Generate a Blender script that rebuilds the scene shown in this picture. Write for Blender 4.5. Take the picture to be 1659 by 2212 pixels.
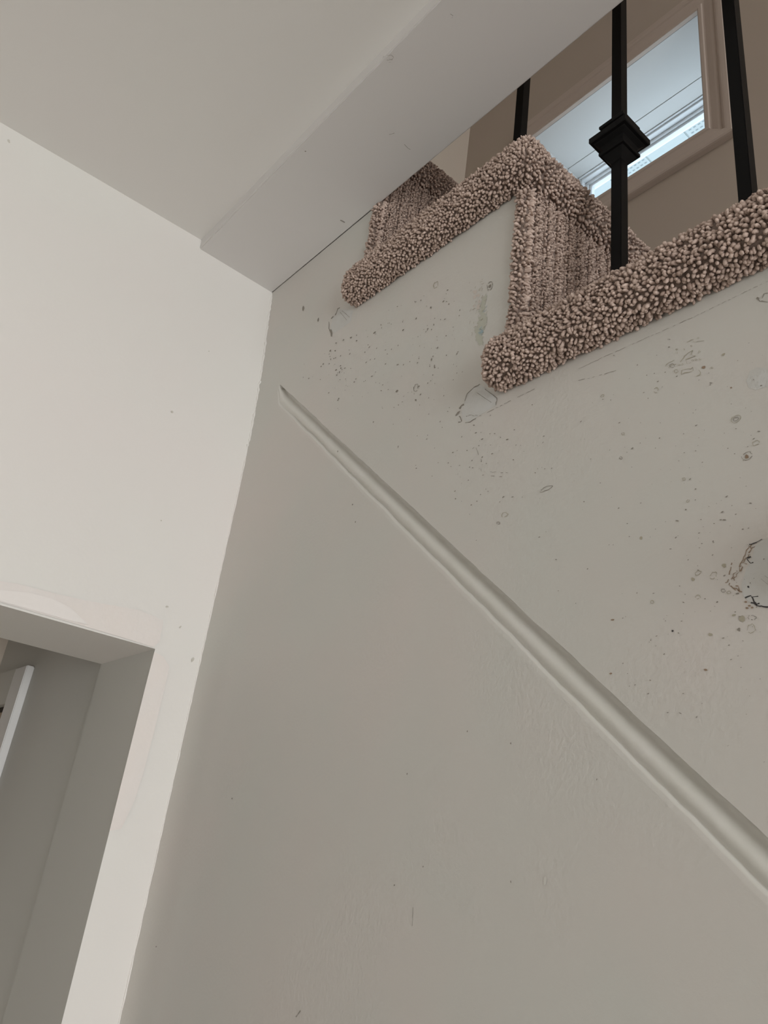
import bpy, bmesh, math, random
import numpy as np
from mathutils import Vector, Matrix

for o in list(bpy.data.objects):
    bpy.data.objects.remove(o)
scene = bpy.context.scene
COL = scene.collection
rnd = random.Random(7)
Z0 = 1.834            # eye height of the photographer above the floor

# ------------------------------------------------------------------ camera
F_PX = 1707.5
MC = np.array([[0.64151614, 0.75720357, 0.12288126],
               [-0.24562874, 0.35451458, -0.90221169],
               [-0.72672111, 0.54860019, 0.41341778]])
cam = bpy.data.cameras.new('camera')
cam.sensor_fit = 'VERTICAL'
cam.sensor_height = 24.0
cam.lens = F_PX / 2212 * 24.0
cam.clip_start = 0.01
cam_o = bpy.data.objects.new('camera', cam)
COL.objects.link(cam_o)
r0, r1, r2 = MC
cam_o.matrix_world = Matrix(((r0[0], -r1[0], -r2[0], 0),
                             (r0[1], -r1[1], -r2[1], 0),
                             (r0[2], -r1[2], -r2[2], Z0),
                             (0, 0, 0, 1)))
scene.camera = cam_o

# ------------------------------------------------------------------ world and daylight
world = bpy.data.worlds.new('overcast')
scene.world = world
world.use_nodes = True
bg = world.node_tree.nodes['Background']
bg.inputs[0].default_value = (0.83, 0.925, 1.0, 1)
bg.inputs[1].default_value = 2.6

def area(name, loc, target, sx, sy, power, color):
    l = bpy.data.lights.new(name, 'AREA')
    l.shape = 'RECTANGLE'
    l.size, l.size_y = sx, sy
    l.energy = power
    l.color = color
    o = bpy.data.objects.new(name, l)
    COL.objects.link(o)
    o.location = loc
    d = Vector(target) - Vector(loc)
    o.rotation_euler = d.to_track_quat('-Z', 'Y').to_euler()
    return o

# daylight entering by the window of the room (behind the camera) and by the one upstairs
area('room_window_daylight', (3.02, -0.55, 1.50), (0, -0.55, 1.50), 1.6, 1.4, 45, (1.0, 0.99, 0.965))
area('upstairs_window_daylight', (2.97, -0.9, 4.0), (0, -0.3, 3.6), 1.2, 1.1, 20, (1.0, 0.96, 0.92))
area('hall_fill_light', (-2.3, -1.18, 1.5), (-2.0, 0.3, 1.5), 0.6, 1.0, 3.6, (1.0, 0.98, 0.94))  # added fill to brighten the hall, no window is built there

scene.view_settings.view_transform = 'Standard'
scene.view_settings.look = 'None'
scene.view_settings.exposure = 0.0
scene.view_settings.gamma = 1.0
scene.view_settings.use_curve_mapping = False

# ------------------------------------------------------------------ helpers
def lin(r, g, b):
    f = lambda c: (c / 255 / 12.92) if c / 255 <= 0.04045 else ((c / 255 + 0.055) / 1.055) ** 2.4
    return (f(r), f(g), f(b), 1)

def ray(px, py):
    v = MC.T @ np.array([px - 829.5, py - 1106.0, F_PX])
    return v
def hit(px, py, ax, val):
    """point of the photograph that lies on the plane  axis = val (heights count from the eye)"""
    v = ray(px, py)
    v = v * (val / v[ax])
    return Vector((v[0], v[1], v[2] + Z0))

def mesh_obj(name, verts, faces, mat=None, parent=None, smooth=False, kind=None):
    me = bpy.data.meshes.new(name)
    me.from_pydata([tuple(v) for v in verts], [], faces)
    me.update()
    o = bpy.data.objects.new(name, me)
    COL.objects.link(o)
    if mat: me.materials.append(mat)
    if parent: o.parent = parent
    if smooth: me.polygons.foreach_set('use_smooth', [True] * len(me.polygons))
    if kind: o['kind'] = kind
    return o

def fix_normals(o):
    bm = bmesh.new(); bm.from_mesh(o.data)
    bmesh.ops.recalc_face_normals(bm, faces=bm.faces)
    bm.to_mesh(o.data); bm.free()

def box_data(x0, x1, y0, y1, z0, z1):
    v = [(x0, y0, z0), (x1, y0, z0), (x1, y1, z0), (x0, y1, z0), (x0, y0, z1), (x1, y0, z1), (x1, y1, z1), (x0, y1, z1)]
    f = [(0, 3, 2, 1), (4, 5, 6, 7), (0, 1, 5, 4), (1, 2, 6, 5), (2, 3, 7, 6), (3, 0, 4, 7)]
    return v, f
def box(name, x0, x1, y0, y1, z0, z1, mat, parent=None, kind=None, bevel=0):
    v, f = box_data(x0, x1, y0, y1, z0, z1)
    o = mesh_obj(name, v, f, mat, parent, kind=kind)
    if bevel:
        bm = bmesh.new(); bm.from_mesh(o.data)
        bmesh.ops.bevel(bm, geom=bm.edges[:], offset=bevel, segments=2, affect='EDGES')
        bm.to_mesh(o.data); bm.free()
    return o

def tag(o, label, cat, group=None):
    o['label'] = label; o['category'] = cat
    if group: o['group'] = group
    return o
def empty(name, loc):
    o = bpy.data.objects.new(name, None); COL.objects.link(o)
    o.location = loc
    bpy.context.view_layer.update()
    return o
def keep(o, parent):
    """parent without moving (parents are pure translations)"""
    o.parent = parent
    o.matrix_parent_inverse = Matrix.Translation(-parent.location)
    return o

# ------------------------------------------------------------------ materials
def new_mat(name):
    m = bpy.data.materials.new(name); m.use_nodes = True
    nt = m.node_tree
    return m, nt, nt.nodes['Principled BSDF']

def plain(name, c, rough=0.6, metal=0.0, spec=0.5):
    m, nt, b = new_mat(name)
    b.inputs['Base Color'].default_value = c
    b.inputs['Roughness'].default_value = rough
    b.inputs['Metallic'].default_value = metal
    b.inputs['Specular IOR Level'].default_value = spec
    return m

def paint(name, c1, c2, scale=6.0, rough=0.55, bump=0.15, bscale=260.0, peel=0.0, lo=0.35, hi=0.7, spec=0.3):
    """wall paint: two close tones in cloudy patches plus roller relief"""
    m, nt, b = new_mat(name)
    N = nt.nodes; L = nt.links
    tc = N.new('ShaderNodeTexCoord')
    n1 = N.new('ShaderNodeTexNoise'); n1.inputs['Scale'].default_value = scale; n1.inputs['Detail'].default_value = 5
    L.new(tc.outputs['Object'], n1.inputs['Vector'])
    mr = N.new('ShaderNodeMapRange'); mr.inputs[1].default_value = lo; mr.inputs[2].default_value = hi
    L.new(n1.outputs['Fac'], mr.inputs[0])
    mx = N.new('ShaderNodeMix'); mx.data_type = 'RGBA'
    mx.inputs[6].default_value = c1; mx.inputs[7].default_value = c2
    L.new(mr.outputs[0], mx.inputs[0]); L.new(mx.outputs[2], b.inputs['Base Color'])
    n2 = N.new('ShaderNodeTexNoise'); n2.inputs['Scale'].default_value = bscale; n2.inputs['Detail'].default_value = 3
    L.new(tc.outputs['Object'], n2.inputs['Vector'])
    n3 = N.new('ShaderNodeTexNoise'); n3.inputs['Scale'].default_value = 9; n3.inputs['Detail'].default_value = 2
    L.new(tc.outputs['Object'], n3.inputs['Vector'])
    mr3 = N.new('ShaderNodeMapRange'); mr3.inputs[1].default_value = 0.45; mr3.inputs[2].default_value = 0.7
    mr3.inputs[3].default_value = 0.25; mr3.inputs[4].default_value = 1.0
    L.new(n3.outputs['Fac'], mr3.inputs[0])
    mu = N.new('ShaderNodeMath'); mu.operation = 'MULTIPLY'
    L.new(n2.outputs['Fac'], mu.inputs[0]); L.new(mr3.outputs[0], mu.inputs[1])
    n4 = N.new('ShaderNodeTexNoise'); n4.inputs['Scale'].default_value = 14; n4.inputs['Detail'].default_value = 1
    L.new(tc.outputs['Object'], n4.inputs['Vector'])
    ad = N.new('ShaderNodeMath'); ad.operation = 'MULTIPLY_ADD'; ad.inputs[1].default_value = 1.0 + peel
    L.new(n4.outputs['Fac'], ad.inputs[0]); L.new(mu.outputs[0], ad.inputs[2])
    bp = N.new('ShaderNodeBump'); bp.inputs['Strength'].default_value = bump; bp.inputs['Distance'].default_value = 0.002
    L.new(ad.outputs[0], bp.inputs['Height']); L.new(bp.outputs['Normal'], b.inputs['Normal'])
    b.inputs['Roughness'].default_value = rough
    b.inputs['Specular IOR Level'].default_value = spec
    return m

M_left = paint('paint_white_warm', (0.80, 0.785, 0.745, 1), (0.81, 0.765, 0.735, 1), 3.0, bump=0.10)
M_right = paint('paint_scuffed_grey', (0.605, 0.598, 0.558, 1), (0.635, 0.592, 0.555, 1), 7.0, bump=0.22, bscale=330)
M_ceil = paint('paint_ceiling', (0.77, 0.755, 0.72, 1), (0.78, 0.75, 0.725, 1), 2.5, bump=0.06)
M_soffit = paint('paint_soffit', (0.70, 0.685, 0.665, 1), (0.715, 0.685, 0.67, 1), 4.0, bump=0.05)
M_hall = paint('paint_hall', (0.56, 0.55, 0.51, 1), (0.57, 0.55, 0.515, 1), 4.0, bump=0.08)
M_taupe = paint('paint_taupe', (0.46, 0.385, 0.315, 1), (0.47, 0.39, 0.325, 1), 3.0, bump=0.08)
M_lit_wall = paint('paint_lit_wall', (0.66, 0.58, 0.49, 1), (0.67, 0.58, 0.50, 1), 3.0, bump=0.08)  # paler than the taupe: stronger light on the landing wall, put into colour
M_casing = plain('casing_paint', (0.52, 0.43, 0.37, 1), 0.42)
M_jamb = plain('jamb_white', (0.64, 0.635, 0.625, 1), 0.5)
M_vinyl = plain('vinyl_white', (0.82, 0.84, 0.86, 1), 0.35)
M_eave = plain('eave_vinyl', (0.40, 0.45, 0.46, 1), 0.5)
M_eave_dark = plain('eave_slot', (0.22, 0.26, 0.275, 1), 0.7)
M_black = plain('black_iron', (0.004, 0.004, 0.0042, 1), 0.45, 0.0, 0.10)
M_floor = plain('floor_board', (0.50, 0.46, 0.41, 1), 0.6)
M_groove = paint('groove_paint', (0.64, 0.625, 0.575, 1), (0.66, 0.64, 0.60, 1), 30.0, rough=0.4, bump=0.2, spec=0.45)
M_trimw = plain('hall_trim_white', (0.74, 0.73, 0.72, 1), 0.45)
M_tan = plain('tan_door', (0.30, 0.21, 0.13, 1), 0.5)
M_dark = plain('dark_gap', (0.03, 0.022, 0.018, 1), 0.9)
M_speck = plain('speck_grey_brown', (0.27, 0.245, 0.21, 1), 0.9)
M_olive = plain('chip_olive', (0.42, 0.385, 0.30, 1), 0.9)
M_brown = plain('chip_brown', (0.30, 0.215, 0.15, 1), 0.9)
M_black_crack = plain('crack_black', (0.06, 0.055, 0.055, 1), 0.95)
M_patch = paint('patch_filler', (0.585, 0.575, 0.545, 1), (0.61, 0.61, 0.595, 1), 60.0, bump=0.5)
M_pink = paint('patch_pink', (0.83, 0.765, 0.725, 1), (0.81, 0.765, 0.735, 1), 18.0, bump=0.15)
M_compound = paint('fresh_compound', (0.86, 0.81, 0.78, 1), (0.84, 0.80, 0.765, 1), 12.0, bump=0.1)
M_smudge = plain('smudge', (0.60, 0.57, 0.51, 1), 0.9)
M_pinkchip = plain('chip_pink', (0.62, 0.56, 0.51, 1), 0.9)
M_bluech = plain('chip_blue', (0.35, 0.46, 0.50, 1), 0.8)
M_green = plain('chip_green', (0.50, 0.50, 0.43, 1), 0.9)

# glass
M_glass, nt, b = new_mat('window_glass')
out = nt.nodes['Material Output']
tr = nt.nodes.new('ShaderNodeBsdfTransparent'); tr.inputs[0].default_value = (0.94, 0.98, 1, 1)
gl = nt.nodes.new('ShaderNodeBsdfGlossy'); gl.inputs['Roughness'].default_value = 0.02
mxs = nt.nodes.new('ShaderNodeMixShader')
mxs.inputs[0].default_value = 0.05; nt.links.new(tr.outputs[0], mxs.inputs[1]); nt.links.new(gl.outputs[0], mxs.inputs[2])
nt.links.new(mxs.outputs[0], out.inputs[0])

# carpet
M_carpet, nt, b = new_mat('carpet_pile')
at = nt.nodes.new('ShaderNodeAttribute'); at.attribute_name = 'tint'
rmp = nt.nodes.new('ShaderNodeValToRGB')
rmp.color_ramp.elements[0].color = (0.36, 0.265, 0.22, 1)
rmp.color_ramp.elements[1].color = (0.70, 0.555, 0.48, 1)
nt.links.new(at.outputs['Fac'], rmp.inputs[0]); nt.links.new(rmp.outputs[0], b.inputs['Base Color'])
b.inputs['Roughness'].default_value = 0.95
b.inputs['Specular IOR Level'].default_value = 0.1
M_backing = plain('carpet_backing', (0.20, 0.15, 0.125, 1), 1.0)

# ------------------------------------------------------------------ geometry constants (heights from the eye)
YW = 0.36            # face of the wall under the stairs
YB = 1.17            # face of the wall behind the stairs
CEIL, SOF = 0.694, 0.678
XR = 3.0             # wall with the room window, behind the camera
YN = -2.4            # wall opposite the stairs
FL = -Z0
RISE, RUN = 0.201, 0.221

def corner_x(z):
    zs = [-3, 0.0, 0.20, 0.30, 0.40, 0.44, 0.48, 0.53, 0.59, 0.639, 0.678, 0.72]
    xs = [-0.757, -0.756, -0.7550, -0.7542, -0.7545, -0.7555, -0.7580, -0.7630, -0.7715, -0.7795, -0.7860, -0.7935]
    return float(np.interp(z, zs, xs))

# ------------------------------------------------------------------ the setting
# floor
box('floor', -3.2, XR + 0.1, YN - 0.1, YB + 0.3, -0.08, 0.0, M_floor, kind='structure')

# wall_left with the bare drywall doorway
DY0, DY1, DZ = -0.60, 0.309, 0.1752
def wall_left():
    ys = [YN, DY0, -0.2, 0.0, 0.15, DY1, YW]
    zs = [FL, -1.0, -0.4, -0.1, DZ, 0.30, 0.38, 0.434, 0.46, 0.485, 0.51, 0.53, 0.56, 0.59, 0.615, 0.639, 0.66, 0.678, 0.72]
    V, F = [], []
    idx = {}
    def vid(x, y, z):
        k = (round(x, 5), round(y, 5), round(z, 5))
        if k not in idx:
            idx[k] = len(V); V.append((x, y, z + Z0))
        return idx[k]
    XBK = -0.897
    def indoor(a, c):
        return DY0 <= (ys[a] + ys[a + 1]) / 2 <= DY1 and (zs[c] + zs[c + 1]) / 2 <= DZ
    for a in range(len(ys) - 1):
        for c in range(len(zs) - 1):
            if indoor(a, c): continue
            for back in (0, 1):
                X = (lambda z: XBK) if back else corner_x
                q = [vid(X(zs[c]), ys[a], zs[c]), vid(X(zs[c]), ys[a + 1], zs[c]), vid(X(zs[c + 1]), ys[a + 1], zs[c + 1]), vid(X(zs[c + 1]), ys[a], zs[c + 1])]
                F.append(q[::-1] if back else q)
    for c in range(len(zs) - 1):         # reveals and ends
        for y in ((DY0, DY1) if zs[c + 1] <= DZ + 1e-6 else ()) + (YN, YW):
            F.append([vid(corner_x(zs[c]), y, zs[c]), vid(XBK, y, zs[c]), vid(XBK, y, zs[c + 1]), vid(corner_x(zs[c + 1]), y, zs[c + 1])])
    for a in range(len(ys) - 1):
        z = DZ
        if DY0 <= (ys[a] + ys[a + 1]) / 2 <= DY1:
            F.append([vid(corner_x(z), ys[a], z), vid(corner_x(z), ys[a + 1], z), vid(XBK, ys[a + 1], z), vid(XBK, ys[a], z)])
        z = zs[-1]
        F.append([vid(corner_x(z), ys[a], z), vid(corner_x(z), ys[a + 1], z), vid(XBK, ys[a + 1], z), vid(XBK, ys[a], z)])
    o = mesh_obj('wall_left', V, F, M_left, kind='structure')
    fix_normals(o)
    for p in o.data.polygons: p.use_smooth = p.normal.x > 0.8
    o.data.set_sharp_from_angle(angle=0.6)
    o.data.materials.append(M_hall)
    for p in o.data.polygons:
        if abs(p.normal.y) > 0.9 and abs(p.center.y - DY1) < 0.001: p.material_index = 1  # side reveal in the hall tone, darker than the wall face
    return o
W_left = wall_left()

# ceiling: a shallow sag, and the slab of the floor above
def ceiling():
    ys = [YN, -0.35, -0.1, 0.0, 0.12, 0.251]
    zz = [0.676, 0.678, 0.681, 0.6855, 0.690, CEIL]
    V, F = [], []
    n = len(ys)
    for x in (-0.80, XR):
        for y, z in zip(ys, zz): V.append((x, y, z + Z0))
        for y in ys: V.append((x, y, 0.76 + Z0))
    for i in range(n - 1):
        F.append((i, i + 1, 2 * n + i + 1, 2 * n + i))
        F.append((n + i, 3 * n + i, 3 * n + i + 1, n + i + 1))
        F.append((i, n + i, n + i + 1, i + 1)); F.append((2 * n + i, 2 * n + i + 1, 3 * n + i + 1, 3 * n + i))
    F.append((0, 2 * n, 3 * n, n)); F.append((n - 1, 2 * n - 1, 4 * n - 1, 3 * n - 1))
    o = mesh_obj('ceiling', V, F, M_ceil, kind='structure'); fix_normals(o)
    return o
ceiling()
# lowered band under the edge of the upper floor, ending in the plane of the stair wall
W_sof = box('trim_1', corner_x(SOF) - 0.002, XR, 0.251, YW, SOF + Z0, 0.76 + Z0, M_soffit, kind='structure', bevel=0.0012)
box('floor_upstairs', -0.80, XR, YN, YW, 0.7605 + Z0, 0.98 + Z0, M_floor, kind='structure')

# wall under the stairs: stepped top, a channel with a rounded bead running down it
TOPS = []            # (x0, x1, z) of the stepped top edge, from the corner towards the camera
STEPS = {}
for n in range(3, -11, -1):
    k = n - 2
    STEPS[n] = dict(xl=-0.581 - k * RUN, nose=-0.320 - k * RUN, zb=0.536 + k * RISE, zt=0.578 + k * RISE, riser=-0.351 - k * RUN)
G0 = Vector((-0.709, 0.499)); GD = Vector((0.534, -0.465)).normalized()
GN = Vector((GD.y, -GD.x))
if GN.y > 0: GN = -GN          # in the wall plane, square to the channel, pointing down
def wall_right():
    # outline (x, z)
    xend = XR
    top = [(corner_x(SOF), SOF), (STEPS[3]['riser'] + 0.003, SOF)]
    for n in range(2, -11, -1):
        xa = STEPS[n + 1]['riser'] + 0.003
        xb = STEPS[n]['riser'] + 0.003
        top += [(xa, STEPS[n]['zb'] + 0.005), (xb, STEPS[n]['zb'] + 0.005)]
    top = [p for p in top if p[1] > FL + 0.02]
    xl = top[-1][0]
    top += [(xl, FL)]
    L = (FL + 0.03 - G0.y) / GD.y
    prof = [(0.0, 0.0), (0.0003, -0.0035), (0.0012, -0.0062), (0.0030, -0.0068), (0.0048, -0.0058), (0.0064, -0.0040), (0.0080, -0.0023), (0.0098, -0.0010),
            (0.0115, -0.0006), (0.0135, -0.0009), (0.0152, -0.0018), (0.0166, -0.0027), (0.0170, -0.0028), (0.0172, -0.0010), (0.0190, -0.0005), (0.0215, 0.0)]
    ts = [0, 0.004, 0.008, 0.014, 0.022]
    while ts[-1] < 0.85: ts.append(ts[-1] + 0.005)
    while ts[-1] < L: ts.append(min(L, ts[-1] + 0.05))
    V, F = [], []
    rr = random.Random(3)
    rows = []
    w1 = w2 = 0.0
    for i, t in enumerate(ts):
        grow = min(1.0, 0.30 + t / 0.035) if i else 0.22
        deep = min(1.0, 0.55 + t / 0.03)
        w1 = 0.75 * w1 + rr.gauss(0, 0.00012); w2 = 0.7 * w2 + rr.gauss(0, 0.00022)
        row = []
        fade = min(1.0, t / 0.10)
        for j, (u, d) in enumerate(prof):
            uu = u * grow
            if j == 0: uu += w1
            if 9 <= j: uu += w2
            if i == 0: d = 0.0
            elif i == 1: d = d * 0.5 if j > 6 else min(d, -0.0) * 1.9
            elif j >= 9: d = d * fade + (-0.0003) * (1 - fade) if j < len(prof) - 1 else 0
            p = G0 + GD * t + GN * uu
            row.append(len(V)); V.append((p.x, YW - d * deep, p.y + Z0))
        rows.append(row)
    nprof = len(prof)
    gfaces = 0
    for i in range(len(rows) - 1):
        for j in range(nprof - 1):
            F.append((rows[i][j], rows[i][j + 1], rows[i + 1][j + 1], rows[i + 1][j])); gfaces += 1
    # upper and lower sheets
    def addv(x, z, y=YW):
        V.append((x, y, z + Z0)); return len(V) - 1
    left_up = [z for z in (0.53, 0.56, 0.59, 0.62, 0.639, 0.66)]
    cl = addv(corner_x(G0.y), G0.y)
    tops = [addv(*p) for p in top]
    lu = [addv(corner_x(z), z) for z in left_up]
    upper = [cl] + [r[0] for r in rows] + tops[::-1] + lu[::-1]
    F.append(upper)
    ll = [addv(corner_x(z), z) for z in (0.485, 0.434, 0.30, 0.20, 0.0, FL)]
    # lower sheet
    endp = rows[-1][-1]
    lower = [cl] + ll + [addv(V[endp][0], FL)] + [r[-1] for r in rows[::-1]] + rows[0][1:-1][::-1] + [rows[0][0]]
    F.append(lower)
    # end of the channel near the floor
    F.append([tops[-1], rows[-1][0]] + rows[-1][1:] + [lower[len(ll) + 1]])
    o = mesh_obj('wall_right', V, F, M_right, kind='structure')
    o.data.materials.append(M_groove)
    for k in range(gfaces):
        o.data.polygons[k].use_smooth = True
        o.data.polygons[k].material_index = 1 if k % (nprof - 1) < 14 else 0
    # back sheet
    bo = [(corner_x(SOF), FL), (corner_x(SOF), SOF)] + [(x_, z_ - (0.006 if z_ > FL + 0.02 and z_ < SOF - 0.01 else 0)) for x_, z_ in top[1:]]
    n = len(bo)
    Vb = [(x, YW + 0.012, z + Z0) for x, z in bo] + [(x, YW + 0.06, z + Z0) for x, z in bo]
    Fb = [tuple(range(n)), tuple(range(2 * n - 1, n - 1, -1))] + [(i, n + i, n + (i + 1) % n, (i + 1) % n) for i in range(n)]
    bk = mesh_obj('backing_board', Vb, Fb, M_right, o); fix_normals(bk)
    return o
W_right = wall_right()

# wall behind the stairs, with the opening for the small window
WX0, WX1, WZ0, WZ1 = -1.087, -0.589, 1.530, 1.925
JB = 0.012
def wall_grid(name, xs, zs, y0, y1, hole, mat):
    V, F = [], []
    idx = {}
    def vid(x, y, z):
        k = (x, y, z)
        if k not in idx: idx[k] = len(V); V.append((x, y, z + Z0))
        return idx[k]
    hx0, hx1, hz0, hz1 = hole
    for a in range(len(xs) - 1):
        for c in range(len(zs) - 1):
            if hx0 <= (xs[a] + xs[a + 1]) / 2 <= hx1 and hz0 <= (zs[c] + zs[c + 1]) / 2 <= hz1: continue
            for y in (y0, y1):
                F.append([vid(xs[a], y, zs[c]), vid(xs[a + 1], y, zs[c]), vid(xs[a + 1], y, zs[c + 1]), vid(xs[a], y, zs[c + 1])])
    for x in (hx0, hx1): F.append([vid(x, y0, hz0), vid(x, y1, hz0), vid(x, y1, hz1), vid(x, y0, hz1)])
    for z in (hz0, hz1): F.append([vid(hx0, y0, z), vid(hx1, y0, z), vid(hx1, y1, z), vid(hx0, y1, z)])
    o = mesh_obj(name, V, F, mat, kind='structure'); fix_normals(o)
    return o
UP = 3.35
wall_grid('wall_stairwell', [-1.37, WX0 - JB, WX1 + JB, XR], [FL, WZ0 - JB, WZ1 + JB, UP], YB, 1.44, (WX0 - JB, WX1 + JB, WZ0 - JB, WZ1 + JB), M_taupe)
box('wall_landing', -1.45, -1.37, 0.0, 1.44, FL + Z0, UP + Z0, M_lit_wall, kind='structure')  # end wall, its brighter lighting painted in
box('floor_landing', -1.37, -0.79, YW + 0.002, YB, 0.80 + Z0, 0.975 + Z0, M_floor, kind='structure')
box('wall_landing_inner', -1.37, -0.80, YW - 0.06, YW, 0.985 + Z0, UP + Z0, M_lit_wall, kind='structure')
box('ceiling_upstairs', -1.45, XR + 0.1, YN - 0.1, 1.44, UP + Z0, UP + 0.1 + Z0, M_ceil, kind='structure')
# room walls behind the camera, window openings included
def wall_x(name, x0, x1, ya, yb, za, zb, hole, mat):
    V, F = [], []
    idx = {}
    def vid(x, y, z):
        k = (x, y, z)
        if k not in idx: idx[k] = len(V); V.append((x, y, z + Z0))
        return idx[k]
    ys = [ya, hole[0], hole[1], yb]; zs = [za, hole[2], hole[3], hole[4], hole[5], zb]
    for a in range(3):
        for c in range(5):
            if a == 1 and c in (1, 3): continue
            for x in (x0, x1):
                F.append([vid(x, ys[a], zs[c]), vid(x, ys[a + 1], zs[c]), vid(x, ys[a + 1], zs[c + 1]), vid(x, ys[a], zs[c + 1])])
    o = mesh_obj(name, V, F, mat, kind='structure')
    return o
wall_x('wall_back', XR, XR + 0.1, YN, 1.44, FL, UP, (-1.4, 0.3, -1.1, 0.4, 1.5, 2.75), M_left)
box('wall_front', -1.45, XR + 0.1, YN - 0.1, YN, FL + Z0, UP + Z0, M_left, kind='structure')
box('wall_upstairs', -0.86, -0.80, YN, YW - 0.06, 0.985 + Z0, UP + Z0, M_lit_wall, kind='structure')

# hall beyond the doorway, with the edge of another door's trim
HY = 0.315
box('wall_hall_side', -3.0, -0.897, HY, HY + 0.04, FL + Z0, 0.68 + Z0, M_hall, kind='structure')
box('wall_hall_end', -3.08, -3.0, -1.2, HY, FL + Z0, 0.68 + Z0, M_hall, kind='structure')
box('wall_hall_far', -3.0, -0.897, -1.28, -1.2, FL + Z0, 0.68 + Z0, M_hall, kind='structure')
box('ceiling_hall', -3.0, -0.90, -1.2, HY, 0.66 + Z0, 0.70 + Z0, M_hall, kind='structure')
d2 = empty('door_2', (-1.5, HY, 0)); d2['kind'] = 'structure'
T = 0.0112
keep(box('side_casing', -1.225, -1.174, HY - T, HY - 0.0002, 0, 0.2025 + Z0, M_trimw, bevel=0.0012), d2)
keep(box('side_casing', -2.03, -1.979, HY - T, HY - 0.0002, 0, 0.2025 + Z0, M_trimw, bevel=0.0012), d2)
keep(box('head_casing', -1.979, -1.225, HY - T, HY - 0.0002, 0.152 + Z0, 0.2025 + Z0, M_hall), d2)  # white trim in hall grey, its weaker light put into the colour
keep(box('door_panel', -1.979, -1.225, HY - 0.004, HY - 0.0002, 0.01, 0.143 + Z0, M_tan), d2)
keep(box('top_gap', -1.979, -1.225, HY - 0.002, HY - 0.0002, 0.143 + Z0, 0.152 + Z0, M_dark), d2)

# ------------------------------------------------------------------ window in the stairwell
win = empty('window_1', ((WX0 + WX1) / 2, YB, WZ0 + Z0)); win['kind'] = 'structure'
def casing_piece(name, a_in, b_in, nrm_out, t):
    """mitred moulding along the opening edge a->b (x,z); nrm_out points away from the opening"""
    prof = [(0.0, 0.0), (0.0, 0.010), (0.003, 0.012), (0.010, 0.012), (0.0125, 0.0095), (0.016, 0.0095), (0.030, 0.0125), (0.040, 0.0135), (0.043, 0.0165), (0.047, 0.018), (0.052, 0.0185), (0.060, 0.0185), (0.0635, 0.016), (0.0645, 0.012), (0.0645, 0.0)]
    a = Vector(a_in); b_ = Vector(b_in); d = (b_ - a).normalized(); n = Vector(nrm_out)
    V, F = [], []
    for u, h in prof:
        p = a + n * u - d * u; q = b_ + n * u + d * u
        V.append((p.x, YB - h, p.y + Z0)); V.append((q.x, YB - h, q.y + Z0))
    for i in range(len(prof) - 1): F.append((2 * i, 2 * i + 1, 2 * i + 3, 2 * i + 2))
    F.append([2 * i for i in range(len(prof))]); F.append([2 * i + 1 for i in range(len(prof))][::-1])
    o = mesh_obj(name, V, F, M_casing); fix_normals(o)
    keep(o, win)
casing_piece('head_casing', (WX0, WZ1), (WX1, WZ1), (0, 1), 0)
casing_piece('sill_casing', (WX0, WZ0), (WX1, WZ0), (0, -1), 0)
casing_piece('side_casing', (WX0, WZ0), (WX0, WZ1), (-1, 0), 0)
casing_piece('side_casing', (WX1, WZ0), (WX1, WZ1), (1, 0), 0)
e = 0.0008
def ring(name, inset0, inset1, y0, y1, mat, bev=0.001):
    x0, x1, z0, z1 = WX0 + inset0, WX1 - inset0, WZ0 + inset0, WZ1 - inset0
    w = inset1 - inset0
    for nm, bx in (('head_' + name, (x0, x1, z1 - w, z1)), ('sill_' + name, (x0, x1, z0, z0 + w)), ('side_' + name, (x0, x0 + w, z0 + w, z1 - w)), ('side_' + name, (x1 - w, x1, z0 + w, z1 - w))):
        keep(box(nm, bx[0], bx[1], y0, y1, bx[2] + Z0, bx[3] + Z0, mat, bevel=bev), win)
ring('jamb', -JB + 0.0004, 0.0, YB + 0.0005, 1.318, M_jamb, 0.0005)
ring('jamb_extension', -JB + 0.0004, 0.0012, 1.3185, 1.365, M_jamb, 0.0008)
ring('frame', -JB + 0.0004, 0.0045, 1.3655, 1.43, M_vinyl, 0.0008)
ring('frame_stop', 0.0045, 0.0105, 1.3725, 1.425, M_vinyl, 0.0008)
ring('sash', 0.0105, 0.0185, 1.3885, 1.418, M_vinyl, 0.0010)
ring('glazing_bead', 0.0185, 0.027, 1.3955, 1.410, M_vinyl, 0.0008)
keep(box('pane', WX0 + 0.025, WX1 - 0.025, 1.400, 1.404, WZ0 + 0.025 + Z0, WZ1 - 0.025 + Z0, M_glass), win)

# perforated eave panels outside the window
eave = empty('eave_soffit', (-1.0, 1.9, 2.45 + Z0)); eave['kind'] = 'structure'
EZ = 2.45 + Z0
x = -2.2
k = 0
while x < -0.2:
    p = box('eave_panel', x + 0.0002, x + 0.1498, 1.445, 2.25, EZ, EZ + 0.012, M_eave, bevel=0.003); keep(p, eave)
    V, F = [], []
    if k % 2 == 0:
        yy = 1.46
        while yy < 2.24:
            for j in range(8):
                xx = x + 0.014 + j * 0.0165
                i = len(V); V += [(xx, yy, EZ - 0.0005), (xx + 0.009, yy, EZ - 0.0005), (xx + 0.009, yy + 0.0045, EZ - 0.0005), (xx, yy + 0.0045, EZ - 0.0005)]
                F.append((i, i + 3, i + 2, i + 1))
            yy += 0.016
        s = mesh_obj('perforations', V, F, M_eave_dark, kind='stuff'); s.parent = p; s.matrix_parent_inverse = Matrix.Translation(-eave.location) if False else Matrix.Identity(4)
    x += 0.15; k += 1

# ------------------------------------------------------------------ carpeted stairs
stairs = empty('staircase', (-0.2, 0.7, 0.0))
tag(stairs, 'stairs wrapped in beige-brown looped carpet above the scuffed wall', 'staircase')

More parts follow.
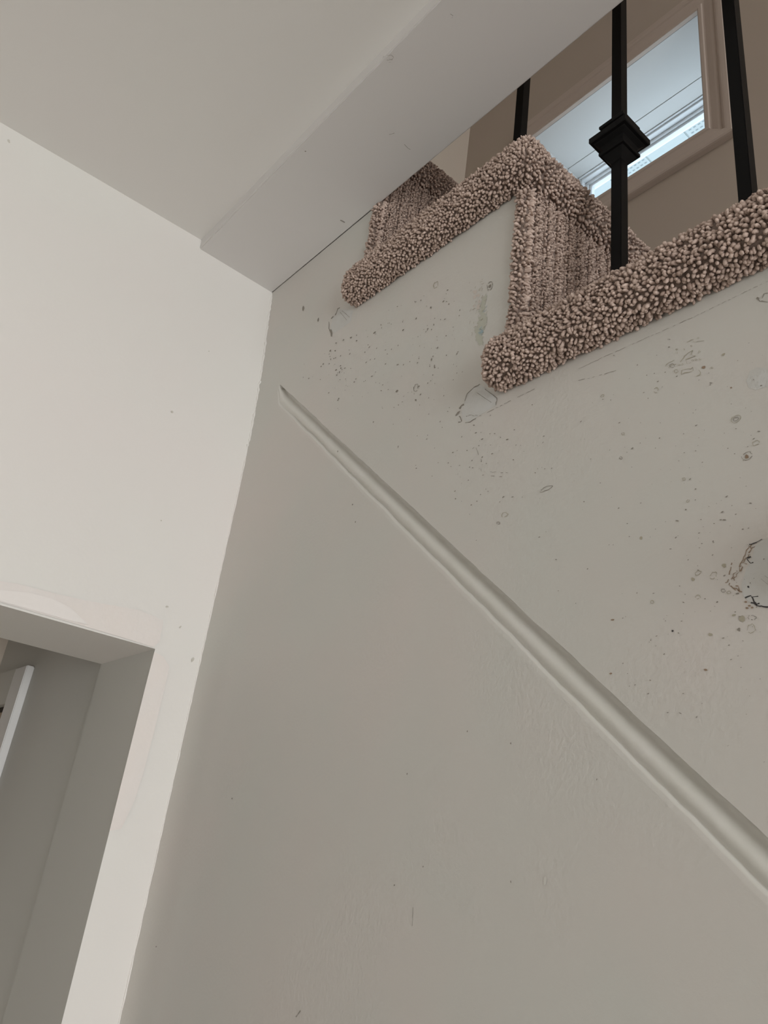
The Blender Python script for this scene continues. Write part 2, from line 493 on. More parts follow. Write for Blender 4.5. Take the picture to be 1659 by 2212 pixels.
def rounded_box(x0, x1, y0, y1, z0, z1, r, seg=5, ymin=None, ymax=None):
    bm = bmesh.new()
    v, f = box_data(x0, x1, y0, y1, z0, z1)
    vs = [bm.verts.new(p) for p in v]
    for q in f: bm.faces.new([vs[i] for i in q])
    bmesh.ops.bevel(bm, geom=bm.edges[:], offset=r, segments=seg, profile=0.5, affect='EDGES')
    for p in bm.verts:                       # flat ends where the piece butts against a wall
        if ymin is not None: p.co.y = max(p.co.y, ymin)
        if ymax is not None: p.co.y = min(p.co.y, ymax)
    bmesh.ops.remove_doubles(bm, verts=bm.verts, dist=1e-6)
    bmesh.ops.recalc_face_normals(bm, faces=bm.faces)
    bmesh.ops.triangulate(bm, faces=bm.faces)
    bm.normal_update()
    V = [tuple(p.co) for p in bm.verts]
    bm.verts.index_update()
    F = [tuple(p.index for p in q.verts) for q in bm.faces]
    N = [tuple(q.normal) for q in bm.faces]
    bm.free()
    return V, F, N

NPR = np.random.default_rng(11)
SIDES, RINGS = 5, 5
def tufts(points, normals, length, radius, droop=0.25, wild=0.38, tint_shift=0.0):
    """short fat yarn ends standing on the points; returns verts, faces, tint"""
    n = len(points)
    P = np.asarray(points, float); Nn = np.asarray(normals, float)
    axis = Nn + NPR.normal(0, wild, (n, 3)) + np.array([0, 0, -droop])
    axis /= np.linalg.norm(axis, axis=1, keepdims=True)
    bend = NPR.normal(0, 1, (n, 3)) + np.array([0, 0, -0.8])
    bend -= (bend * axis).sum(1, keepdims=True) * axis
    bend /= np.linalg.norm(bend, axis=1, keepdims=True) + 1e-9
    side = np.cross(axis, bend)
    ln = length * NPR.uniform(0.72, 1.18, n); rad = radius * NPR.uniform(0.78, 1.2, n)
    bn = NPR.uniform(0.05, 0.5, n)
    prof = [(0.0, 0.75), (0.35, 0.95), (0.65, 1.0), (0.88, 0.72)]
    V = np.zeros((n, SIDES * len(prof) + 1, 3))
    ph = NPR.uniform(0, 6.28, n)
    for k, (t, rr) in enumerate(prof):
        c = P + axis * (ln * t)[:, None] + bend * (ln * bn * t * t)[:, None]
        for s in range(SIDES):
            a = ph + 2 * math.pi * s / SIDES + k * 0.35
            V[:, k * SIDES + s] = c + (bend * np.cos(a)[:, None] + side * np.sin(a)[:, None]) * (rad * rr)[:, None]
    V[:, -1] = P + axis * ln[:, None] + bend * (ln * bn)[:, None]
    m = V.shape[1]
    tri = []
    for k in range(len(prof) - 1):
        for s in range(SIDES):
            a, b_ = k * SIDES + s, k * SIDES + (s + 1) % SIDES
            tri += [(a, b_, b_ + SIDES), (a, b_ + SIDES, a + SIDES)]
    k = len(prof) - 1
    for s in range(SIDES): tri.append((k * SIDES + s, k * SIDES + (s + 1) % SIDES, m - 1))
    tri = np.array(tri)
    Fa = (tri[None] + (np.arange(n) * m)[:, None, None]).reshape(-1, 3)
    tint = np.clip(np.repeat(NPR.normal(0.5 + tint_shift, 0.2, n), m), 0, 1)
    return V.reshape(-1, 3), Fa, tint

def pile_obj(parts, parent):
    V = np.concatenate([p[0] for p in parts]); off = 0; Fs = []
    for p in parts:
        Fs.append(p[1] + off); off += len(p[0])
    F = np.concatenate(Fs); tint = np.concatenate([p[2] for p in parts])
    me = bpy.data.meshes.new('carpet_pile')
    me.vertices.add(len(V)); me.vertices.foreach_set('co', V.astype(np.float32).ravel())
    me.loops.add(len(F) * 3); me.loops.foreach_set('vertex_index', F.astype(np.int32).ravel())
    me.polygons.add(len(F)); me.polygons.foreach_set('loop_start', np.arange(0, len(F) * 3, 3, dtype=np.int32))
    me.update(calc_edges=True)
    at = me.attributes.new('tint', 'FLOAT', 'POINT'); at.data.foreach_set('value', tint.astype(np.float32))
    me.polygons.foreach_set('use_smooth', np.ones(len(F), dtype=bool))
    me.materials.append(M_carpet)
    o = bpy.data.objects.new('carpet_pile', me); COL.objects.link(o)
    o['kind'] = 'stuff'
    o.parent = parent
    return o

def scatter(V, F, N, spacing, keepf=None, tries=3.2):
    """points about `spacing` apart on a triangle mesh"""
    V = np.array(V); F = np.array(F); N = np.array(N)
    if keepf is not None:
        c = V[F].mean(1); m = np.array([keepf(p, q) for p, q in zip(c, N)])
        F, N = F[m], N[m]
    a, b_, c = V[F[:, 0]], V[F[:, 1]], V[F[:, 2]]
    ar = np.linalg.norm(np.cross(b_ - a, c - a), axis=1) / 2
    n = int(ar.sum() / spacing ** 2 * tries)
    f = NPR.choice(len(F), n, p=ar / ar.sum())
    u, v = NPR.random(n), NPR.random(n)
    s = u + v > 1; u[s] = 1 - u[s]; v[s] = 1 - v[s]
    P = a[f] + (b_ - a)[f] * u[:, None] + (c - a)[f] * v[:, None]
    NN = N[f]
    cell = {}
    out = []
    r2 = (spacing * 0.86) ** 2
    G = np.floor(P / spacing).astype(int)
    Pl = P.tolist()
    for i, g in enumerate(G.tolist()):
        ok = True
        p = Pl[i]
        for dx in (-1, 0, 1):
            for dy in (-1, 0, 1):
                for dz in (-1, 0, 1):
                    for j in cell.get((g[0] + dx, g[1] + dy, g[2] + dz), ()):
                        q = Pl[j]
                        if (p[0] - q[0]) ** 2 + (p[1] - q[1]) ** 2 + (p[2] - q[2]) ** 2 < r2: ok = False; break
                    if not ok: break
                if not ok: break
            if not ok: break
        if ok:
            cell.setdefault(tuple(g), []).append(i); out.append(i)
    return P[out], NN[out]

PL = 0.0034          # how far the pile stands out
BAL_X = (-0.2802, -0.1785, -0.3965)
def tread(n, fine=True):
    st = STEPS[n]
    zb, zt = st['zb'] + Z0, st['zt'] + Z0
    ycap = 0.336 if n != 3 else YW + 0.003
    nose = st['nose']
    parts = []
    r = (zt - zb - 2 * PL) / 2 * 0.92
    # the board wrapped in carpet: body across the stair
    body = rounded_box(st['riser'] - RUN + 0.0048, nose - PL, YW - 0.016, YB - 0.008, zb + PL * 0.7, zt - PL, r * 0.95, 4, ymin=YW + 0.0006)
    t_ = mesh_obj('carpeted_tread', body[0], body[1], M_backing)
    keep(t_, stairs)
    front = lambda p, q: q[0] > 0.05 or (q[2] < -0.5 and p[0] > nose - 0.03)
    P, NN = scatter(*body, 0.0027, lambda p, q: front(p, q) and abs(q[1]) < 0.5)
    near = (P[:, 1] < 0.80) & ((P[:, 1] > 0.3665) | ((P[:, 0] > st['riser'] + 0.013) & (P[:, 1] > 0.3608))) & ~((NN[:, 2] < -0.3) & (P[:, 1] < 0.43) & (P[:, 0] < st['riser'] + 0.010))
    parts.append(tufts(P[near], NN[near], 0.0043, 0.0015, droop=0.12, wild=0.24))
    P2, N2 = scatter(*body, 0.0058, lambda p, q: front(p, q) and abs(q[1]) < 0.5)
    far = P2[:, 1] >= 0.80
    parts.append(tufts(P2[far], N2[far], 0.0075, 0.0027))
    P3, N3 = scatter(*body, 0.0066, lambda p, q: q[2] > 0.3 and q[0] <= 0.05 and abs(q[1]) < 0.5)
    m = np.ones(len(P3), bool)
    m &= (P3[:, 0] > st['riser'] - RUN + 0.012) | (P3[:, 1] > 0.43)
    for bx in BAL_X: m &= np.hypot(P3[:, 0] - bx, P3[:, 1] - 0.405) > 0.0135
    parts.append(tufts(P3[m], N3[m], 0.0060, 0.0031))
    if n != 3:
        # return nosing in front of the wall face, rounded at its far end
        cap = rounded_box(st['xl'] + PL, nose - PL, ycap + PL, YW + 0.016, zb + PL * 0.8, zt - PL, min(r, 0.0105), 4, ymax=YW - 0.0004)
        c_ = mesh_obj('carpet_cap', cap[0], cap[1], M_backing)
        c_.parent = t_
        P, NN = scatter(*cap, 0.0024, lambda p, q: q[1] < 0.4, 5.0)
        m = P[:, 1] < YW - 0.0008; P, NN = P[m], NN[m]
        tv = tufts(P, NN, 0.0040, 0.00145, droop=0.12, wild=0.25)
        w_ = tv[0][:, 0] < st['riser'] + 0.008
        tv[0][w_, 1] = np.minimum(tv[0][w_, 1], YW - 0.0003)      # the pile is pressed flat against the wall
        parts.append(tv)
    pile_obj(parts, t_)
    return t_

def riser(n, fine=True):
    """carpeted riser that climbs from tread n-1 to tread n"""
    st = STEPS[n]
    zb, zt = STEPS[n - 1]['zt'] + Z0, st['zb'] + Z0
    y0 = YW - 0.006
    xf = st['riser'] + 0.016
    x0, x1 = st['riser'] + 0.0038, xf - PL
    b_ = rounded_box(x0, x1, y0 + PL, YB - 0.008, zb - 0.006, zt + 0.006, 0.0035, 3)
    o = mesh_obj('carpeted_riser', b_[0], b_[1], M_backing); keep(o, stairs)
    parts = []
    # face: upright rows of yarn
    P, NN = [], []
    y = y0 + 0.0135
    while y < YB - 0.014:
        st_ = 0.0031 if y < 0.80 else 0.0062
        z = zb - 0.003 + NPR.uniform(0, 0.003)
        while z < zt + 0.003:
            P.append((x1 - 0.0006 + 0.0016 * math.sin(2 * math.pi * y / 0.0142) * (1 if y < 0.6 else 0.5), y + NPR.normal(0, 0.00045), z)); NN.append((1, 0, 0)); z += (0.0022 if y < 0.80 else 0.0048) * NPR.uniform(0.8, 1.2)
        y += st_
    P = np.array(P); NN = np.array(NN)
    near = P[:, 1] < 0.80
    parts.append(tufts(P[near], NN[near], 0.0040, 0.00135, droop=0.1, wild=0.2))
    parts.append(tufts(P[~near], NN[~near], 0.0066, 0.0026, droop=0.15, wild=0.25))
    # rolled edge towards the room
    P, NN = scatter(*b_, 0.0026, lambda p, q: q[1] < -0.2 and q[2] < 0.7, 4.5)
    if n == 3:
        m = P[:, 2] < SOF + Z0 - 0.003; P, NN = P[m], NN[m]
    tv = tufts(P, NN, 0.0042, 0.0015, wild=0.24)
    w_ = tv[0][:, 0] < st['riser'] + 0.0050
    tv[0][w_, 1] = np.minimum(tv[0][w_, 1], YW - 0.0003)
    parts.append(tv)
    # a second roll just behind it, where the face begins
    P = np.array([(x1, y0 + 0.0085 + NPR.normal(0, 0.0007), z) for z in np.arange(zb, zt, 0.0021)])
    parts.append(tufts(P, np.tile((0.8, 0.35, 0), (len(P), 1)), 0.0056, 0.0016, wild=0.2, tint_shift=0.2))
    pile_obj(parts, o)
    return o

for n in (3, 2, 1, 0): tread(n)
for n in (3, 2, 1): riser(n)
# the steps further down, out of the picture
for n in range(-1, -10, -1):
    st = STEPS[n]
    if st['zb'] < FL: break
    v, f, _ = rounded_box(st['riser'] - RUN + 0.0048, st['nose'], YW + 0.004, YB - 0.008, st['zb'] + 0.003 + Z0, st['zt'] + Z0, 0.012, 3)
    keep(mesh_obj('carpeted_tread', v, f, M_backing), stairs)

# ------------------------------------------------------------------ iron balusters
def baluster(x, zbase, ztop, label, knuckle):
    y = 0.405
    root = empty('iron_baluster', (x, y, zbase + Z0))
    tag(root, label, 'baluster', 'black iron balusters on the stairs')
    w = 0.0048
    keep(box('bar', x - w, x + w, y - w, y + w, zbase + Z0, ztop + Z0, M_black, bevel=0.0004), root)
    if knuckle:
        zc = knuckle + Z0 - 0.001
        half = [(-0.0265, 0.0049), (-0.0182, 0.0100), (-0.0178, 0.0117), (-0.0172, 0.0120), (-0.0146, 0.0120), (-0.0140, 0.0116), (-0.0136, 0.0098), (-0.0110, 0.0096), (-0.0075, 0.0112), (-0.0048, 0.0146), (-0.0040, 0.0150), (-0.0034, 0.0172), (-0.0026, 0.0178)]
        prof = half + [(-h, r) for h, r in half[::-1]]
        V, F = [], []
        for h, r in prof:
            V += [(x - r, y - r, zc + h), (x + r, y - r, zc + h), (x + r, y + r, zc + h), (x - r, y + r, zc + h)]
        for i in range(len(prof) - 1):
            for s in range(4): F.append((4 * i + s, 4 * i + (s + 1) % 4, 4 * i + 4 + (s + 1) % 4, 4 * i + 4 + s))
        F.append((3, 2, 1, 0)); m = 4 * (len(prof) - 1); F.append((m, m + 1, m + 2, m + 3))
        o = mesh_obj('square_collar', V, F, M_black)
        keep(o, root)
    return root
baluster(-0.2802, STEPS[1]['zt'] - PL + 0.0003, 1.30, 'black square iron baluster with a flared square collar, in front of the window', 0.582)
baluster(-0.1785, STEPS[1]['zt'] - PL + 0.0003, 1.30, 'plain black iron baluster to the right of the window trim', None)
baluster(-0.3965, STEPS[2]['zt'] - PL + 0.0003, 1.50, 'plain black iron baluster rising from the upper step, left of the collared one', None)

# ------------------------------------------------------------------ wear on the wall under the stairs
class Flat:
    """thin marks lying on one plane, given where they show in the photograph"""
    def __init__(self, ax, val, lift):
        self.ax, self.val, self.lift = ax, val, lift
        self.V, self.F = [], []
    def P(self, px, py, up=1.0):
        p = hit(px, py, self.ax, self.val)
        q = [p.x, p.y, p.z]; q[self.ax] += self.lift * up
        return tuple(q)
    def poly(self, pts):
        i = len(self.V); up = 1 + 0.06 * (len(self.F) % 14)      # flakes overlap, none in the same plane
        self.V += [self.P(p[0], p[1], up) for p in pts]; self.F.append(list(range(i, i + len(pts))))
    def blob(self, px, py, rx, ry=None, ang=0.0, n=9, rough=0.25):
        ry = ry or rx
        pts = []
        for k in range(n):
            a = 2 * math.pi * k / n; r = 1 + rnd.uniform(-rough, rough)
            u, v = rx * r * math.cos(a), ry * r * math.sin(a)
            pts.append((px + u * math.cos(ang) - v * math.sin(ang), py + u * math.sin(ang) + v * math.cos(ang)))
        self.poly(pts)
    def line(self, pts, w=1.2, jit=0.0, gap=0.0, step=5.0):
        d = []
        for (ax_, ay), (bx, by) in zip(pts[:-1], pts[1:]):
            m = max(1, int(math.hypot(bx - ax_, by - ay) / step))
            for k in range(m):
                d.append((ax_ + (bx - ax_) * k / m + rnd.gauss(0, jit), ay + (by - ay) * k / m + rnd.gauss(0, jit)))
        d.append(pts[-1])
        prev = None
        for k in range(len(d) - 1):
            (x0, y0), (x1, y1) = d[k], d[k + 1]
            l = math.hypot(x1 - x0, y1 - y0) or 1
            nx, ny = -(y1 - y0) / l, (x1 - x0) / l
            wa = w * rnd.uniform(0.45, 1.1) / 2
            if prev is None: prev = ((x0 - nx * wa, y0 - ny * wa), (x0 + nx * wa, y0 + ny * wa))
            wb = w * rnd.uniform(0.45, 1.1) / 2
            cur = ((x1 - nx * wb, y1 - ny * wb), (x1 + nx * wb, y1 + ny * wb))
            if rnd.random() >= gap: self.poly([prev[0], cur[0], cur[1], prev[1]])
            prev = cur
    def ring(self, px, py, rx, ry=None, ang=0.0, w=1.3, n=14, rough=0.2, gap=0.1):
        ry = ry or rx
        pts = []
        for k in range(n):
            a = 2 * math.pi * k / n; r = 1 + rnd.uniform(-rough, rough)
            u, v = rx * r * math.cos(a), ry * r * math.sin(a)
            pts.append((px + u * math.cos(ang) - v * math.sin(ang), py + u * math.sin(ang) + v * math.cos(ang)))
        pts.append(pts[0])
        self.line(pts, w, 0, gap, 50)
    def build(self, name, mat, parent, kind=None):
        if self.F: return mesh_obj(name, self.V, self.F, mat, parent, kind=kind)

LIFT = -0.00025
def RW(l=1.0): return Flat(1, YW, LIFT * l)
def c5(u, v): return (900 + u / 5.53, 550 + v / 5.53)
def c6(u, v): return (500 + u / 2.765, 550 + v / 2.765)
def c7(u, v): return (1250 + u / 4.056, 600 + v / 4.056)
def c8(u, v): return (1259 + u / 3.6875, 1100 + v / 3.6875)

# filled patches under the two step ends, by the right edge and the torn hole
f = RW(0.5); f.poly([c6(*p) for p in ((640, 322), (605, 380), (592, 440), (612, 470), (660, 440), (712, 400), (728, 335))]); f.build('filler_patch', M_patch, W_right)
f = RW(0.5); f.poly([c5(*p) for p in ((760, 1548), (680, 1595), (605, 1662), (578, 1760), (540, 1850), (545, 1960), (610, 2000), (700, 1955), (820, 1880), (950, 1800), (958, 1715), (880, 1640))]); f.build('filler_patch', M_patch, W_right)
f = RW(0.5); f.poly([c7(*p) for p in ((1560, 785), (1500, 820), (1470, 900), (1490, 965), (1560, 985), (1659, 950), (1680, 860), (1640, 790))]); f.build('filler_patch', M_patch, W_right)
f = RW(0.5); f.poly([c8(*p) for p in ((1560, 215), (1430, 245), (1370, 300), (1345, 400), (1300, 480), (1265, 600), (1275, 690), (1350, 760), (1480, 785), (1600, 770), (1700, 500))]); f.build('filler_patch', M_patch, W_right)

# dark cracks round the torn hole
f = RW(1.0)
f.line([c8(*p) for p in ((1295, 705), (1345, 690), (1360, 735), (1395, 765), (1430, 780), (1560, 785))], 4.0, 1.2, 0.0)
f.line([c8(*p) for p in ((1345, 700), (1400, 695))], 2.2, 0.8); f.line([c8(*p) for p in ((1340, 740), (1385, 760), (1410, 750))], 3.0, 1.5)
f.line([c8(*p) for p in ((1325, 280), (1365, 275), (1430, 240))], 2.2, 0.7)
f.line([c8(*p) for p in ((1340, 380), (1300, 390), (1340, 430), (1360, 425))], 3.0, 1.0, 0.1)
f.blob(*c8(1320, 620), 2.2)
f.build('crack', M_black_crack, W_right)
f = RW(0.9)
for off in (0, 14, 30):
    f.line([c8(p[0] - off, p[1]) for p in ((1365, 285), (1330, 350), (1290, 440), (1245, 500), (1215, 560), (1200, 605), (1270, 660))], 3.2 - off * 0.04, 2.0, 0.35)
f.line([c8(*p) for p in ((1190, 420), (1175, 500), (1150, 570), (1120, 605))], 2.5, 1.2, 0.3)
for u, v in ((1330, 770), (1350, 785), (1310, 790), (1300, 740)): f.blob(*c8(u, v), 3, 2)
f.build('torn_edge', M_brown, W_right)
f = RW(0.9)
f.line([c8(*p) for p in ((1450, 530), (1490, 560))], 0.9); f.line([c8(*p) for p in ((1420, 555), (1475, 600))], 0.8)
f.line([c6(*p) for p in ((650, 345), (690, 392))], 0.9); f.line([c6(*p) for p in ((662, 336), (706, 374))], 0.9)
f.line([c5(*p) for p in ((720, 1650), (895, 1768))], 1.0); f.line([c5(*p) for p in ((818, 1608), (958, 1712))], 1.6); f.line([c5(*p) for p in ((958, 1712), (962, 1745), (948, 1800))], 1.6, 0.6)
f.build('pencil_mark', M_speck, W_right)
f = RW(0.9)
f.line([c6(*p) for p in ((645, 320), (610, 370), (585, 400), (583, 440), (600, 490))], 2.0, 0.8, 0.15); f.line([c6(*p) for p in ((596, 450), (598, 490))], 3.4, 0.5)
f.line([c5(*p) for p in ((760, 1548), (680, 1595), (605, 1662), (578, 1750))], 1.6, 0.3, 0.05)
f.line([c5(*p) for p in ((560, 1780), (530, 1830), (525, 1870), (470, 1925))], 3.6, 1.2, 0.15); f.line([c5(*p) for p in ((515, 1930), (535, 1990), (500, 2005))], 2.8, 1.0, 0.1)
f.line([c5(*p) for p in ((580, 2012), (640, 2000), (710, 1958))], 1.7, 0.5); f.line([c5(*p) for p in ((700, 1960), (1000, 1810), (1438, 1592))], 0.9, 0.3, 0.45)  # the last one is a thin broken line along the lower step
for k in range(9): f.blob(*c5(600 + k * 16, 1925 + rnd.uniform(-8, 8)), rnd.uniform(0.6, 1.5), 0.8)
f.line([c7(*p) for p in ((0, 800), (300, 660), (1000, 350), (1659, 30))], 0.7, 0.3, 0.35)  # thin broken line running on below the lower step
f.line([c7(*p) for p in ((0, 900), (100, 880), (330, 815))], 0.9, 0.3, 0.5)
f.line([c7(*p) for p in ((1560, 175), (1590, 205), (1659, 215))], 2.4, 0.8); f.blob(*c7(1570, 182), 3.2, 2)
f.line([c7(*p) for p in ((1610, 180), (1625, 145), (1659, 135))], 1.6, 0.6)
f.build('scratch_and_line', M_speck, W_right)

# ringed chips in the paint
chips = [(c6(1222, 182), 4.6, 7.5, 0.35), (c6(1545, 190), 6, 9, 0.4), (c6(1102, 797), 4.2, 8.5, 0.3), (c7(1382, 1240), 10, 7, -0.4), (c7(1378, 1242), 5.5, 3.8, -0.4),
         (c7(1480, 1565), 11, 8, -0.4), (c7(1555, 1450), 7.5, 4.5, -0.4), (c7(680, 985), 4.5, 6.5, 0.5), (c7(820, 772), 5, 4, 0), (c7(855, 820), 4, 3.5, 0), (c7(372, 1580), 3, 3, 0),
         (c7(925, 1765), 3.2, 2.6, -.5), (c7(960, 1957), 4, 2.4, -.5), (c7(210, 1037), 4, 2.2, -.5), (c7(390, 1368), 3, 2.5, 0), (c8(920, 510), 7, 4, -0.6), (c8(1040, 530), 9, 6, -0.9), (c8(1345, 950), 9, 9, 0), (c8(1350, 865), 9, 5, 0.1),
         (c8(918, 700), 5, 4.5, 0), (c8(555, 740), 3.2, 3.2, 0), (c8(1165, 665), 4, 3, 0), (c8(1120, 650), 4.5, 3.6, 0), ((1180, 1056), 14, 3.6, -0.45), ((1090, 1112), 7, 4.2, -0.3), ((1077, 1130), 3.5, 2.5, 0), ((838, 125), 0, 0, 0)]
for (p, rx, ry, a) in chips:
    if rx == 0: continue
    f = RW(1.0); f.ring(p[0], p[1], rx, ry, a, 1.5); f.build('paint_chip_ring', M_olive if rnd.random() < 0.55 else M_speck, W_right)
# fused rings of bubbled paint under the lower step
f = RW(1.0)
f.line([c7(*p) for p in ((890, 740), (930, 690), (965, 660), (1000, 640), (985, 680), (1025, 690), (990, 700), (940, 720), (955, 755), (985, 745))], 1.5, 0.5)
f.line([c7(*p) for p in ((900, 850), (905, 810), (940, 805), (985, 800), (1000, 785), (1005, 815), (970, 830), (935, 835), (900, 850))], 1.5, 0.4)
f.line([c7(*p) for p in ((1035, 862), (1065, 855), (1070, 830), (1055, 810))], 1.8, 0.4)
f.line([c7(*p) for p in ((760, 780), (790, 745), (840, 722))], 1.4, 0.5); f.line([c7(*p) for p in ((790, 790), (815, 765), (855, 760))], 1.5, 0.5)
for u, v in ((880, 765), (860, 630), (1000, 725), (1030, 720), (1065, 715), (910, 760), (925, 630), (860, 660), (1050, 530), (990, 600), (1060, 650), (1170, 790)): f.ring(*c7(u, v), 2.2, 1.6, 0, 1.0, 8)
f.line([c7(*p) for p in ((950, 570), (990, 545), (1010, 545)) ], 1.1, 0.4); f.line([c7(*p) for p in ((1000, 565), (1100, 552))], 0.9, 0.3)
f.build('bubbled_paint', M_olive, W_right)
# solid chips
for (p, rx, ry, a, m) in [(c7(1097, 787), 5, 3.4, -0.4, M_brown), (c7(1475, 1567), 4.2, 4.6, 0, M_brown), (c8(1270, 872), 7.5, 6.5, 0, M_olive), (c8(1245, 960), 3.2, 4, 0, M_speck), (c8(1020, 1000), 4.8, 3.4, 0, M_olive), (c8(980, 1280), 3.6, 2.4, 0, M_brown),
                          (c8(1125, 450), 5, 4.5, 0, M_olive), (c8(465, 230), 3.2, 3.4, 0, M_olive), (c8(240, 882), 3.8, 1.9, 0, M_brown), (c8(225, 1310), 3.4, 2.2, -.4, M_brown), (c8(718, 970), 2.2, 2.2, 0, M_black_crack), (c8(1205, 845), 5, 2, -.2, M_olive), (c8(880, 560), 3.4, 5, -.3, M_olive),
                          (c6(990, 815), 3.6, 2, -0.8, M_speck), (c6(1213, 668), 1.2, 4, 0, M_speck), (c6(1102, 870), 2, 2.4, 0, M_speck), (c7(1272, 672), 4, 2.4, -0.6, M_olive), (c7(1338, 965), 2.2, 1.8, 0, M_brown), (c6(1545, 190), 2.4, 4, 0.5, M_speck), (c6(430, 322), 2, 5, 0.1, M_speck), (c6(519, 390), 1.6, 4.6, 0.2, M_speck),
                          ((1178, 1903), 3.0, 10, 0.15, M_groove), ((1104, 1905), 1, 3, 0, M_speck)]:
    f = RW(1.1); f.blob(p[0], p[1], rx, ry, a); f.build('paint_chip', m, W_right)

# scraped strip beside the upper step end: old green and blue paint showing
f = RW(0.6)
for u, v, ru, rv in ((800, 560, 4, 9), (790, 620, 6, 8), (775, 680, 5, 8), (795, 745, 7, 10), (780, 800, 9, 9), (765, 860, 8, 8), (745, 930, 8, 10), (755, 1000, 7, 9), (765, 1060, 6, 6), (720, 900, 4, 7), (825, 520, 3, 7), (830, 780, 3, 6)):
    f.blob(*c5(u, v), ru, rv, 0.2, 15, 0.42)
f.build('scraped_paint', M_green, W_right)
f = RW(0.9)
for k in range(34):
    u0, v0 = rnd.choice([(805, 670), (775, 910), (770, 940), (765, 905)])
    u, v = u0 + rnd.gauss(0, 18), v0 + rnd.gauss(0, 26)
    l = rnd.uniform(12, 34); a = rnd.gauss(-0.9, 0.25)
    f.line([c5(u, v), c5(u + l * math.cos(a), v + l * math.sin(a))], rnd.uniform(0.7, 1.4))
f.build('scraped_paint', M_bluech, W_right)
f = RW(0.7)
for k in range(12): f.blob(*c5(rnd.gauss(735, 28), rnd.uniform(440, 660)), rnd.uniform(1.5, 4), rnd.uniform(1.5, 5), 0.6, 9, 0.4)
f.build('scraped_paint', M_pinkchip, W_right)
f = RW(0.9)
for k in range(46):
    u, v = rnd.gauss(750, 55), rnd.uniform(300, 980)
    l = rnd.uniform(10, 40); a = rnd.gauss(-0.9, 0.3)
    f.line([c5(u, v), c5(u + l * math.cos(a), v + l * math.sin(a))], rnd.uniform(0.5, 1.0), 0.2)
f.build('scrape_marks', M_olive, W_right)

# fine specks nobody could count
f = RW(1.0)
def inside(px, py):
    if 1000 < px and py < 905 - 0.47 * (px - 1000): return False      # under the lower step only
    if px < 1000 and py < 735 - 0.62 * (px - 735): return False
    if px < 1000 and py < 690 and px < 760: return False
    if px < 640: return False
    # above the channel
    gy = 830 + (px - 605) * 0.93
    return py < gy - 45
def specks(n, cx, cy, sx, sy, smax, ang=-0.9):
    k = 0; tries = 0
    while k < n and tries < n * 20:
        tries += 1
        px, py = rnd.gauss(cx, sx), rnd.gauss(cy, sy)
        if not inside(px, py) or px > 1655: continue
        r = rnd.uniform(0.5, 1.0) ** 2 * smax
        f.blob(px, py, r * rnd.uniform(1.0, 2.2), r * 0.8, rnd.gauss(ang, 0.3), 6, 0.3); k += 1
specks(110, 940, 730, 55, 75, 1.5)
specks(60, 720, 745, 45, 55, 1.8)
specks(45, 800, 850, 90, 70, 1.5)
specks(70, 1050, 1010, 60, 50, 1.6, -0.5)
specks(80, 1500, 880, 110, 110, 1.6, -0.4)
specks(70, 1560, 1200, 70, 120, 1.9, -0.3)
specks(55, 1300, 1100, 200, 160, 1.5, -0.4)
specks(40, 1480, 1480, 120, 110, 1.6, -0.3)
f.line([(1017, 975), (1028, 962), (1035, 990), (1040, 1018)], 1.0, 0.8, 0.4); f.line([(1060, 1020), (1098, 1022)], 1.0, 0.6, 0.4); f.line([(1062, 1028), (1085, 1030)], 1.0, 0.6, 0.5)
for p in ((1104, 1606), (502, 1725), (1290, 1684), (915, 1872), (853, 1912), (730, 975), (762, 1090), (768, 1128), (1010, 1580), (338, 2045), (880, 1672)): f.blob(p[0], p[1], 1.2, 2.0, 0.3, 6)
f.line([(640, 2197), (650, 2183)], 1.6); f.line([(893, 1960), (891, 2000)], 0.8)
f.build('paint_specks', M_speck, W_right, 'stuff')

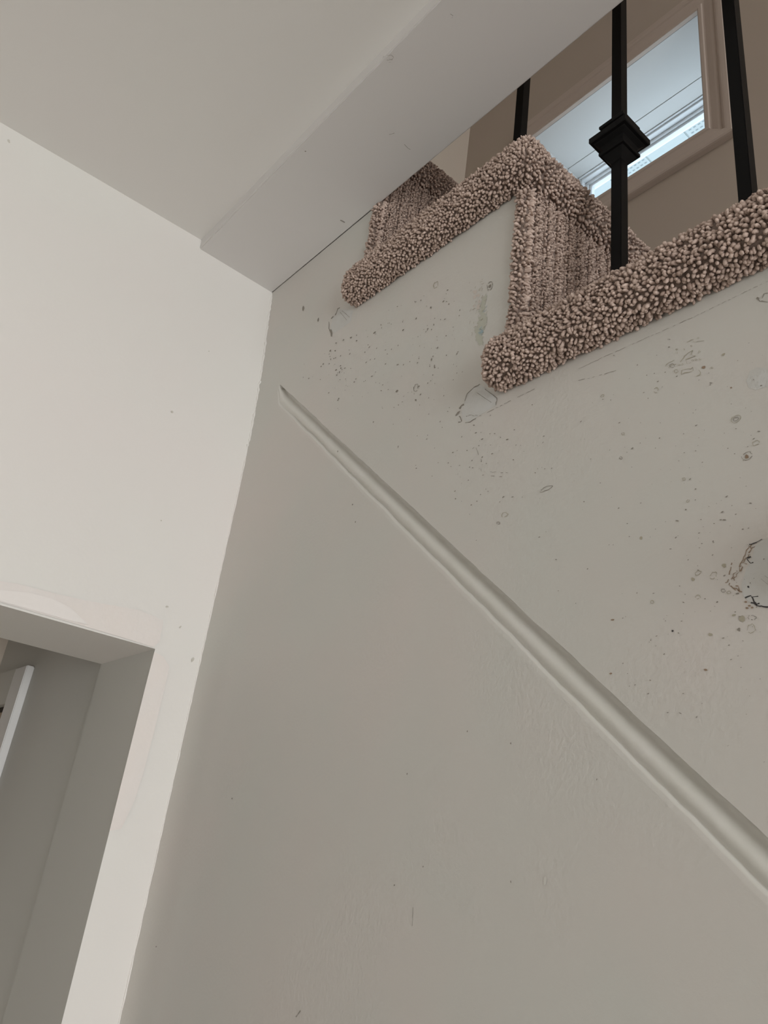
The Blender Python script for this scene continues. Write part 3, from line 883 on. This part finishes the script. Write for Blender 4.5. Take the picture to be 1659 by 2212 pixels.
# plaster bead, uneven, where the two walls meet
def bead(name, pts, rad, mat, parent, jit, seg=6, seed=5):
    rr = random.Random(seed)
    V, F = [], []
    n = len(pts)
    for i, (x_, y_, z_) in enumerate(pts):
        r = rad * (0.45 + 0.9 * rr.random()) * (0.15 if i in (0, n - 1) else 1)
        dx, dy = rr.gauss(0, jit), rr.gauss(0, jit)
        for s in range(seg):
            a = 2 * math.pi * s / seg
            V.append((x_ + dx + r * math.cos(a), y_ + dy + r * math.sin(a), z_))
    for i in range(n - 1):
        for s in range(seg): F.append((i * seg + s, i * seg + (s + 1) % seg, (i + 1) * seg + (s + 1) % seg, (i + 1) * seg + s))
    o = mesh_obj(name, V, F, mat, parent, smooth=True); fix_normals(o)
    return o
zs = np.arange(0.43, 0.676, 0.0035)
bead('plaster_bead', [(corner_x(z) + 0.0002, YW - 0.0002, z + Z0) for z in zs], 0.0016, M_left, W_left, 0.0005)
zs = np.arange(-0.25, 0.43, 0.006)
bead('plaster_bead', [(corner_x(z) + 0.0002, YW - 0.0002, z + Z0) for z in zs], 0.0010, M_left, W_left, 0.0002, seed=9)

# joint compound over the doorway and other marks on the left wall
XL = -0.7545
def LW(l=1.0): return Flat(0, XL, 0.0006 * l)
f = LW(1.0); f.poly([(-60, 1245), (40, 1262), (130, 1285), (215, 1303), (300, 1318), (352, 1340), (345, 1385), (331, 1398), (250, 1373), (130, 1338), (0, 1301), (-60, 1284)]); f.build('joint_compound', M_pink, W_left)
f = LW(2.0); f.poly([(-60, 1255), (0, 1275), (60, 1280), (110, 1293), (150, 1312), (190, 1350), (150, 1341), (70, 1318), (0, 1299), (-60, 1284)]); f.build('joint_compound', M_compound, W_left)
f = LW(0.8); f.poly([(333, 1408), (352, 1418), (366, 1440), (352, 1500), (330, 1590), (312, 1660), (290, 1730), (262, 1790), (236, 1795), (262, 1690), (290, 1578), (315, 1478)]); f.build('joint_compound', M_pink, W_left)
f = LW(2.2)
f.blob(360, 1311, 3.0, 2.0, 0.2); f.blob(371, 890, 3, 1.6, .4); f.blob(347, 1125, 1.6); f.blob(388, 1355, 1.6, 3, 0.6); f.blob(415, 1425, 2.4, 5, 0.5); f.blob(18, 307, 2.5, 5, -0.5); f.blob(450, 760, 1.5, 1)
f.build('paint_specks', M_smudge, W_left, 'stuff')

# little dents on the lowered band
f = Flat(2, SOF, -0.0004)
f.ring(838, 124, 10, 6, -0.4, 0.9, 12, 0.4, 0.4); f.ring(843, 130, 5, 4, 0, 0.8, 9, 0.3, 0.4); f.line([(973, 29), (979, 33), (976, 38)], 1.1)
f.line([(835, 292), (858, 285)], 1.2, 0.4, 0.4); f.line([(874, 312), (902, 337)], 1.2, 0.5, 0.45); f.line([(735, 475), (745, 480)], 1.5); f.blob(660, 326, 2, 1.2)
f.build('paint_specks', M_speck, W_sof, 'stuff')
